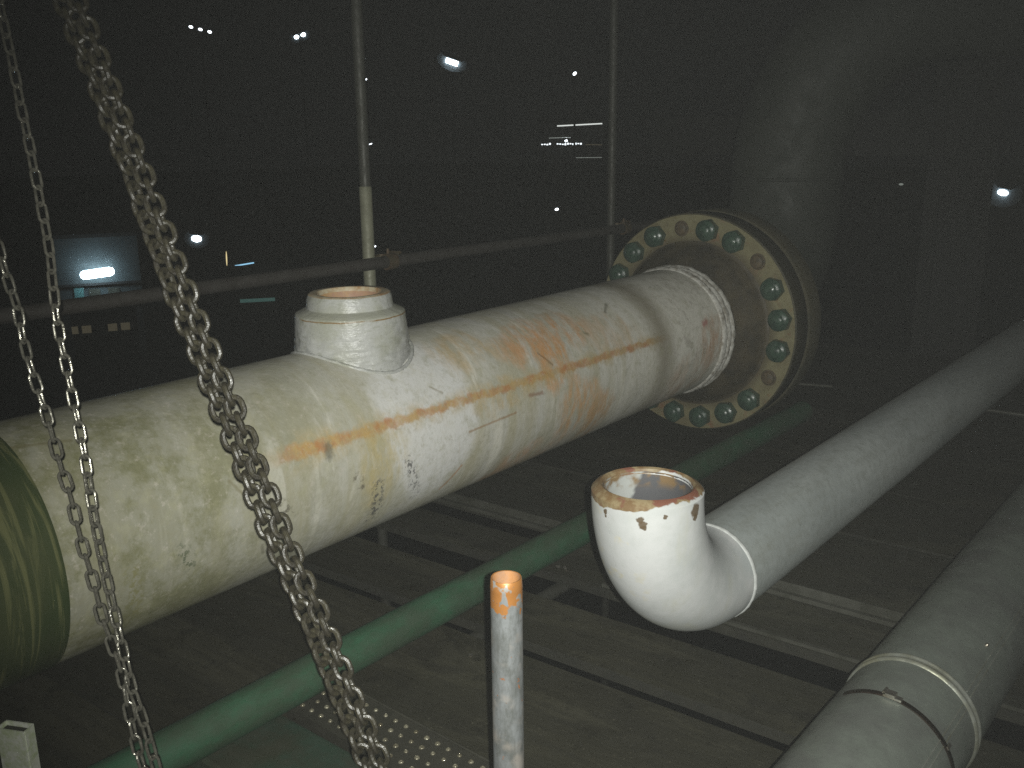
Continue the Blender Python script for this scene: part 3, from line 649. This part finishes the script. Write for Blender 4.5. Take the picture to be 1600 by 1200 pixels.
# ------------------------------------------------------------------ handrail and standards
o = MB().sweep([(0, -1.0 + 0.5 * i, 0) for i in range(15)], 0.0262, 24, fn=lambda i, a: 1 + 0.01 * math.sin(i)).build('handrail_tube', M_RAIL); o.location = (-3.1, 0, 1.078)
tag(o, 'dark horizontal handrail tube running behind the big pipe', 'handrail')
o = MB().sweep([(0, -1.0, 0), (0, 7.2, 0)], 0.0242, 24).build('handrail_tube', M_RAIL); o.location = (-3.1, 0, 0.52)
tag(o, 'dark lower handrail tube half hidden behind the big pipe', 'handrail')
def coupler(loc, label):
    t = thing('pipe_coupler', label, 'coupler', loc, (0, 0, 0), 'couplers on the handrail')
    MB().lathe([(0.0275, -0.025), (0.036, -0.025), (0.038, 0.0), (0.036, 0.025), (0.0275, 0.025)], 'Z', (-0.0515, 0, 0), 24, closed=True).build('standard_clamp', M_COUP, t)
    MB().lathe([(0.0275, -0.025), (0.036, -0.025), (0.038, 0.0), (0.036, 0.025), (0.0275, 0.025)], 'Y', (0, 0.0, 0), 24, closed=True).build('rail_clamp', M_COUP, t)
    m = MB(); m.box((-0.02, 0.047, 0.03), (0.05, 0.022, 0.022)); m.sweep([(-0.02, 0.02, 0.030), (-0.02, 0.085, 0.030)], 0.007, 10); m.sweep([(0.0, -0.01, 0.030), (0.0, -0.01, 0.058)], 0.007, 10); m.build('clamp_bolts', M_COUP, t)
def standard(y, ztop, sleeve, label):
    t = thing('scaffold_standard', label, 'scaffold pole', (-3.153, y, -9.0), (0, 0, 0), None)
    MB().sweep([(0, 0, 0), (0, 0, ztop + 9.0)], 0.0242, 28).build('tube', M_TUBE, t)
    if sleeve: MB().lathe([(0.0244, sleeve[0] + 9), (0.0275, sleeve[0] + 9.004), (0.0275, sleeve[1] + 8.996), (0.0244, sleeve[1] + 9)], 'Z', seg=28).build('pale_sleeve', M_PALE, t)
standard(2.787, 3.3, (0.2, 1.405), 'upright scaffold pole with a pale lower half behind the branch stub')
standard(4.672, 3.4, None, 'dim upright scaffold pole just left of the bolted flange')
coupler((-3.1, 2.862, 1.078), 'rusty coupler on the handrail beside the pale-sleeved pole')
coupler((-3.1, 4.735, 1.078), 'dim coupler on the handrail next to the flange')

# ------------------------------------------------------------------ chains
def link_mesh(p, d, w, seg=14, rs=8):
    r = (w - d) / 2; h = (p + d) / 2 - r; P = []
    for i in range(seg // 2 + 1): a = math.pi * i / (seg // 2); P.append((r * math.cos(a), h + r * math.sin(a), 0))
    for i in range(seg // 2 + 1): a = math.pi + math.pi * i / (seg // 2); P.append((r * math.cos(a), -h + r * math.sin(a), 0))
    return MB().sweep(P, d / 2, rs, closed=True, up=(0, 0, 1))
def resample(path, step):
    path = [Vector(p) for p in path]; fine = []
    n = len(path)
    for i in range(n - 1):
        p0, p1, p2, p3 = path[max(i - 1, 0)], path[i], path[i + 1], path[min(i + 2, n - 1)]
        for k in range(24):
            t_ = k / 24; fine.append(0.5 * ((2 * p1) + (p2 - p0) * t_ + (2 * p0 - 5 * p1 + 4 * p2 - p3) * t_ ** 2 + (3 * p1 - p0 - 3 * p2 + p3) * t_ ** 3))
    fine.append(path[-1]); out = [(fine[0], (fine[1] - fine[0]).normalized())]; acc = 0
    for a, b_ in zip(fine, fine[1:]):
        L = (b_ - a).length
        while acc + L >= step:
            f = (step - acc) / L; a = a.lerp(b_, f); L = (b_ - a).length; acc = 0
            out.append((a.copy(), (b_ - a).normalized() if L > 1e-9 else out[-1][1]))
        acc += L
    return out
def chain(label, path, p, d, w, mat, roll=0.0, jit=0.12, wobble=0.0, shift=None, twist=0.0, maxn=98, seed=1, group=None):
    rnd = random.Random(seed)
    pts = resample(path, p)[:maxn]
    base = pts[-1][0]; t = thing('chain', label, 'chain', base, (0, 0, 0), group); first = None
    view = CR @ Vector((0, 0, 1))
    for k, (c, tn) in enumerate(pts):
        c = c + (shift(k) if shift else Vector())
        c = c + Vector([rnd.uniform(-1, 1) * wobble for _ in range(3)])
        yv = tn; zv = (view - yv * view.dot(yv)).normalized()
        zv = Matrix.Rotation(roll + twist * math.sin(k * 0.21 + seed) + (math.pi / 2 if k % 2 else 0) + rnd.uniform(-jit, jit), 3, yv) @ zv
        xv = yv.cross(zv)
        if first is None: first = o = link_mesh(p, d, w).build('chain_link', mat, t)
        else: o = dup(first, t)
        o.matrix_local = Matrix.Translation(c - base) @ Matrix((xv, yv, zv)).transposed().to_4x4()
    return t
HV = [(-1.625, 0.768, 1.99), (-1.543, 0.775, 1.816), (-1.479, 0.782, 1.68), (-1.421, 0.788, 1.554), (-1.365, 0.792, 1.427), (-1.32, 0.796, 1.33), (-1.264, 0.804, 1.214), (-1.206, 0.811, 1.092), (-1.154, 0.817, 0.98), (-1.104, 0.826, 0.883), (-1.053, 0.833, 0.776), (-0.996, 0.841, 0.659), (-0.93, 0.85, 0.52), (-0.85, 0.86, 0.36), (-0.76, 0.87, 0.18), (-0.68, 0.88, 0.03)]
side = CR @ Vector((0.93, 0.37, 0)); tow = CR @ Vector((0, 0, 1))
chain('left-hand fall of the heavy oily load chain pair slanting down before the big pipe', [Vector(q) - side * 0.0125 for q in HV], 0.0243, 0.0094, 0.0335, M_CHAIN, 0.15, 0.15, 0.0012, twist=0.25, seed=3, maxn=94, group='load chains hanging side by side')
chain('right-hand fall of the heavy oily load chain pair slanting down before the big pipe', [Vector(q) + side * 0.0125 + tow * 0.010 + Vector((0.0025, 0, -0.006)) for q in HV], 0.0243, 0.0094, 0.0335, M_CHAIN, -0.2, 0.15, 0.0012, twist=0.25, seed=8, maxn=94, group='load chains hanging side by side')
HA = [(-1.66, 0.71, 1.93), (-1.624, 0.703, 1.808), (-1.59, 0.695, 1.699), (-1.556, 0.688, 1.593), (-1.522, 0.679, 1.483), (-1.506, 0.674, 1.432), (-1.48, 0.66, 1.324), (-1.451, 0.654, 1.233), (-1.418, 0.646, 1.127), (-1.386, 0.635, 1.017), (-1.353, 0.628, 0.916), (-1.327, 0.624, 0.838), (-1.305, 0.621, 0.774), (-1.284, 0.622, 0.726), (-1.263, 0.621, 0.672), (-1.235, 0.62, 0.58), (-1.225, 0.616, 0.54), (-1.235, 0.612, 0.52),
      (-1.247, 0.610, 0.56), (-1.260, 0.609, 0.61), (-1.285, 0.609, 0.675), (-1.303, 0.611, 0.741), (-1.319, 0.615, 0.792), (-1.338, 0.615, 0.838), (-1.357, 0.613, 0.882), (-1.375, 0.615, 0.93), (-1.404, 0.616, 1.007), (-1.427, 0.619, 1.072), (-1.444, 0.619, 1.112), (-1.477, 0.621, 1.2), (-1.512, 0.62, 1.285), (-1.532, 0.625, 1.349), (-1.553, 0.625, 1.4), (-1.586, 0.627, 1.489), (-1.62, 0.63, 1.60)]
chain('thin shiny zinc hand chain hanging in a loop at the left', HA, 0.0268, 0.0048, 0.0190, M_HCHAIN, 0.25, 0.12, 0.0006, twist=0.35, seed=5, maxn=99)

# ------------------------------------------------------------------ lamps and buildings of the yard far behind
E_COOL = emit('cool_lamp_glow', (0.80, 0.92, 1.0), 14); E_COOL2 = emit('dim_cool_lamp_glow', (0.85, 0.93, 1.0), 4.0)
E_STRONG = emit('strong_tube_glow', (0.62, 0.85, 1.0), 16); E_WARM = emit('yellow_lamp_glow', (1.0, 0.82, 0.42), 0.8)
E_BLUE = emit('blue_tube_glow', (0.35, 0.72, 1.0), 0.9); E_WHITE = emit('white_window_glow', (0.95, 1.0, 0.95), 0.75); E_DIM = emit('faint_window_glow', (0.9, 1.0, 0.9), 0.16)
E_YEL = emit('faint_yellow_window_glow', (1.0, 0.85, 0.5), 0.035)
def facing(loc):
    d = Vector(loc) - CAM; return math.atan2(-d.x, d.y)      # local +Y points away from the deck
def lamp_mast(loc, w, h, tilt, mat, label, shape='round', n=1, gap=0.0, group='lamps on masts across the yard'):
    az = facing(loc); t = thing('lamp_mast', label, 'lamp', (loc[0], loc[1], -9.0), (0, 0, az), group); H = loc[2] + 9.0
    MB().sweep([(0, 0.35, 0), (0, 0.35, H + 0.35)], [0.09, 0.06], 12).build('pole', M_STRUCT, t)
    MB().sweep([(0, 0.35, H + 0.25), (0, 0.12, H + h + 0.06)], 0.03, 8).build('bracket', M_STRUCT, t)
    for k in range(n):
        c = Vector(((k - (n - 1) / 2) * gap, 0, H + ((k - (n - 1) / 2) * gap * math.tan(tilt)))); Rt = Matrix.Rotation(-tilt, 3, 'Y')
        hs_ = MB().box((0, 0.09, 0.0), (w + 0.06, 0.12, h + 0.06)).box((0, 0.02, h / 2 + 0.045), (w + 0.08, 0.16, 0.02)).build('housing', M_STRUCT, t)
        hs_.matrix_local = Matrix.Translation(c) @ Rt.to_4x4()
        if mat is E_COOL:
            V = []; RG = ((0.25, 0.035), (0.6, 0.03), (1.0, 0.0))  # oversized dish added behind the lens to catch its light as a halo
            for (q, yy) in RG:
                for i in range(24): V.append((q * (w * 0.5 + 0.34) * math.cos(math.pi * i / 12), yy - 0.006, q * (h * 0.5 + 0.30) * math.sin(math.pi * i / 12)))
            MB().add(V, [(a * 24 + i, a * 24 + (i + 1) % 24, (a + 1) * 24 + (i + 1) % 24, (a + 1) * 24 + i) for a in range(2) for i in range(24)] + [tuple(range(23, -1, -1))], 0, True).build('halo_plate', M_HALO, hs_)
        m = MB()
        if shape == 'tube': m.sweep([(-w / 2 + h / 2, 0, 0), (w / 2 - h / 2, 0, 0)], h / 2, 14)
        else:
            V = [(w / 2 * math.cos(2 * math.pi * i / 20), -0.02 if False else 0.0, h / 2 * math.sin(2 * math.pi * i / 20)) for i in range(20)]
            V2 = [(x_ * 0.6, -0.05, z_ * 0.6) for (x_, y_, z_) in V]
            m.add(V + V2, [(i, (i + 1) % 20, 20 + (i + 1) % 20, 20 + i) for i in range(20)] + [tuple(range(39, 19, -1))][:1] + [tuple(range(20))], 0, True)
        m.build('lens', mat, hs_)
    return t
r_ = math.radians
lamp_mast((-40.574, 25.122, -2.868), 0.46, 0.30, r_(-8), E_COOL, 'round bluish floodlight between the load chains and the branch stub', 'round')
lamp_mast((-32.544, 34.578, 5.114), 0.80, 0.22, r_(-19), E_COOL, 'tilted bright tube light high right of the pale-sleeved pole', 'tube')
lamp_mast((-59.54, 46.98, 9.07), 0.34, 0.26, r_(18), E_COOL, 'pair of small white lamps side by side near the top edge', 'round', 2, 0.50)
lamp_mast((-74.581, 48.409, 10.76), 0.34, 0.22, r_(-14), E_COOL2, 'row of three small warm-white lamps at the top left', 'round', 3, 0.74)
lamp_mast((-37.306, 50.947, 5.489), 0.26, 0.18, r_(40), E_COOL2, 'lone small lamp high to the left of the dim scaffold pole', 'round')
lamp_mast((-31.522, 54.314, 1.096), 0.34, 0.24, r_(25), E_COOL2, 'brighter of the two small lamps above the flange', 'round')
lamp_mast((-35.011, 64.949, 1.305), 0.28, 0.12, r_(35), E_BLUE, 'fainter violet lamp just left of the riser', 'round')
lamp_mast((-30.721, 40.415, -2.08), 0.20, 0.13, r_(10), E_COOL2, 'small low lamp above the handrail left of the dim pole', 'round')
lamp_mast((-6.391, 27.841, 0.049), 0.26, 0.15, r_(-12), E_COOL, 'bright lamp at the far right edge beyond the column', 'round')
lamp_mast((-31.596, 28.269, 4.059), 0.09, 0.06, r_(30), E_COOL2, 'pinprick light beside the upper part of the pale-sleeved pole', 'round')
lamp_mast((-31.034, 27.843, 1.415), 0.14, 0.04, r_(20), E_COOL2, 'thin glint of a light beside the middle of the pale-sleeved pole', 'round')
lamp_mast((-30.229, 27.099, -2.772), 0.09, 0.06, r_(30), E_COOL2, 'pinprick light just above the handrail coupler', 'round')
lamp_mast((-10.183, 31.396, 0.031), 0.14, 0.07, 0, E_DIM, 'faint grey lamp between riser and column', 'round')

def cabin(loc, w, d, h, mat, label, az=None, parts=()):
    """loc is the middle of the roof line of the face looking at the deck"""
    az = facing(loc) if az is None else az
    t = thing('site_cabin', label, 'cabin', (loc[0], loc[1], -9.0), (0, 0, az)); H = loc[2] + 9.0
    MB().box((0, d / 2, H - h / 2), (w, d, h)).build('wall', mat, t)
    MB().box((0, d / 2, H + 0.06), (w + 0.3, d + 0.3, 0.12)).build('roof', M_STRUCT, t)
    m = MB()
    for sx in (-1, 1):
        for sy in (0.15, d - 0.15): m.box((sx * (w / 2 - 0.15), sy, (H - h) / 2), (0.2, 0.2, H - h))
    if H - h > 0.2: m.build('legs', M_STRUCT, t)
    for (nm, x0, x1, z0, z1, mt, dep) in parts: MB().box(((x0 + x1) / 2, -0.012 - dep / 2, H + (z0 + z1) / 2), (x1 - x0, dep, z1 - z0)).build(nm, mt, t)
    return t
# cabin lit by the strong tube at left (depth 30 m, 49 px per metre)
cabin((-29.62, 14.72, -1.30), 2.5, 3.0, 2.2, M_WALL, 'pale cabin washed in light by the strong tube lamp at the left',
      parts=(('window', -0.35, -0.02, -1.90, -1.64, M_DARK, 0.02), ('window', 0.22, 0.56, -1.90, -1.64, M_DARK, 0.02), ('sill_beam', -1.25, 1.25, -1.52, -1.45, M_STRUCT, 0.08), ('door', -0.78, -0.5, -2.18, -1.56, M_GWALL, 0.03)))
t = thing('tube_lamp', 'strong bluish-white tube lamp on the cabin front at the left', 'lamp', (-29.294, 14.515, -2.401), (0, 0, facing((-29.294, 14.515, 0))))
MB().box((0.3, 0.2, 0.0), (0.05, 0.34, 0.05)).box((-0.3, 0.2, 0.0), (0.05, 0.34, 0.05)).build('bracket', M_STRUCT, t)
lt = MB().sweep([(-0.50, 0, 0), (-0.47, 0, 0), (-0.38, 0, 0), (0.38, 0, 0), (0.47, 0, 0), (0.50, 0, 0)], [0.04, 0.10, 0.14, 0.14, 0.10, 0.04], 16).build('tube', E_STRONG, t); lt.rotation_euler = (0, r_(-5), 0)
# teal container
cabin((-23.61, 16.446, -2.35), 1.15, 2.4, 0.75, M_DARK, 'small dark teal-edged container below the handrail between chain and branch stub',
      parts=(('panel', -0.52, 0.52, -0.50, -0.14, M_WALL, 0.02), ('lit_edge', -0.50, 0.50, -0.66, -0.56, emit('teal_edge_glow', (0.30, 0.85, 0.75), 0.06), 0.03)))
lamp_mast((-34.963, 22.977, -3.197), 0.05, 0.62, r_(-2), E_WARM, 'thin upright yellow light above the handrail', 'round')
lamp_mast((-32.628, 22.243, -3.189), 0.80, 0.05, r_(7), E_BLUE, 'thin blue-white tube light above the teal container', 'tube')
lamp_mast((-36.907, 19.099, -1.86), 0.34, 0.06, r_(5), E_BLUE, 'small teal tube light above the strong tube lamp', 'tube')
cabin((-31.9, 16.0, -4.2), 3.6, 3.0, 1.6, M_STRUCT, 'dark cabin with a row of faint yellow windows low at the left',
      parts=tuple(('window', -1.3 + 0.42 * k, -1.0 + 0.42 * k, -0.62, -0.36, (E_YEL if k not in (2, 5) else M_DARK), 0.02) for k in range(6)))
# lit open process building near the dim pole (depth 70 m, 21 px per metre)
az = facing((-43.0, 58.6, 0)); bl = thing('process_building', 'far building with lit strips and a row of small lights left of the dim pole', 'building', (-43.0, 58.6, -9.0), (0, 0, az))
MB().box((0, 1.5, 11.75), (5.2, 4.0, 0.35)).build('roof', M_STRUCT, bl)
m = MB()
for sx in (-2.4, -0.8, 0.8, 2.4): m.box((sx, 0.2, 5.7), (0.25, 0.25, 11.4)); m.box((sx, 3.0, 5.7), (0.25, 0.25, 11.4))
m.build('columns', M_STRUCT, bl)
for z_ in (8.75, 9.75): MB().box((0, 1.6, z_), (5.0, 3.0, 0.14)).build('floor', M_STRUCT, bl)
MB().sweep([(-1.2, -0.55, 11.40), (2.1, -0.55, 11.53)], 0.045, 8).build('light_strip', E_WHITE, bl)
MB().sweep([(-1.8, -0.55, 10.55), (-0.2, -0.55, 10.58)], 0.03, 8).build('light_strip', E_DIM, bl)
MB().sweep([(0.2, -0.55, 9.12), (2.1, -0.55, 9.12)], 0.025, 8).build('light_strip', E_DIM, bl)
MB().sweep([(0.9, -0.55, 10.06), (2.1, -0.55, 10.02)], 0.035, 8).build('light_strip', E_YEL, bl)
rnd = random.Random(4); l0 = None
for k in range(16):
    x_ = -2.3 + 0.19 * k
    if k in (4, 5): continue
    if l0 is None: l0 = o = MB().box((0, 0, 0), (0.13, 0.08, 0.11)).build('light', emit('row_light_glow', (0.88, 0.96, 1.0), 1.6), bl)
    else: o = dup(l0, bl)
    o.location = (x_, -0.6, 10.10 + rnd.uniform(-0.02, 0.04)); o.scale = (1, 1, rnd.uniform(0.6, 1.3))
MB().sweep([(-0.62, -0.65, 10.30), (-0.45, -0.65, 10.38)], 0.07, 8).build('light', E_COOL2, bl)
# ------------------------------------------------------------------ thin haze volume added to lift the blacks by flash backscatter
if HAZE:
    me = MB().box((0, 0, 0), (300, 300, 40))
    hm = bpy.data.materials.new('veil_haze'); hm.use_nodes = True; nt = hm.node_tree
    for nd in list(nt.nodes): nt.nodes.remove(nd)
    om = nt.nodes.new('ShaderNodeOutputMaterial'); pv = nt.nodes.new('ShaderNodeVolumePrincipled')
    pv.inputs['Density'].default_value = HAZE; pv.inputs['Color'].default_value = (0.93, 0.95, 0.93, 1); pv.inputs['Anisotropy'].default_value = 0.0
    nt.links.new(pv.outputs[0], om.inputs['Volume'])
    hz = me.build('haze', hm); hz.location = (-30, 45, 9.4); hz.display_type = 'WIRE'
    tag(hz, kind='stuff')
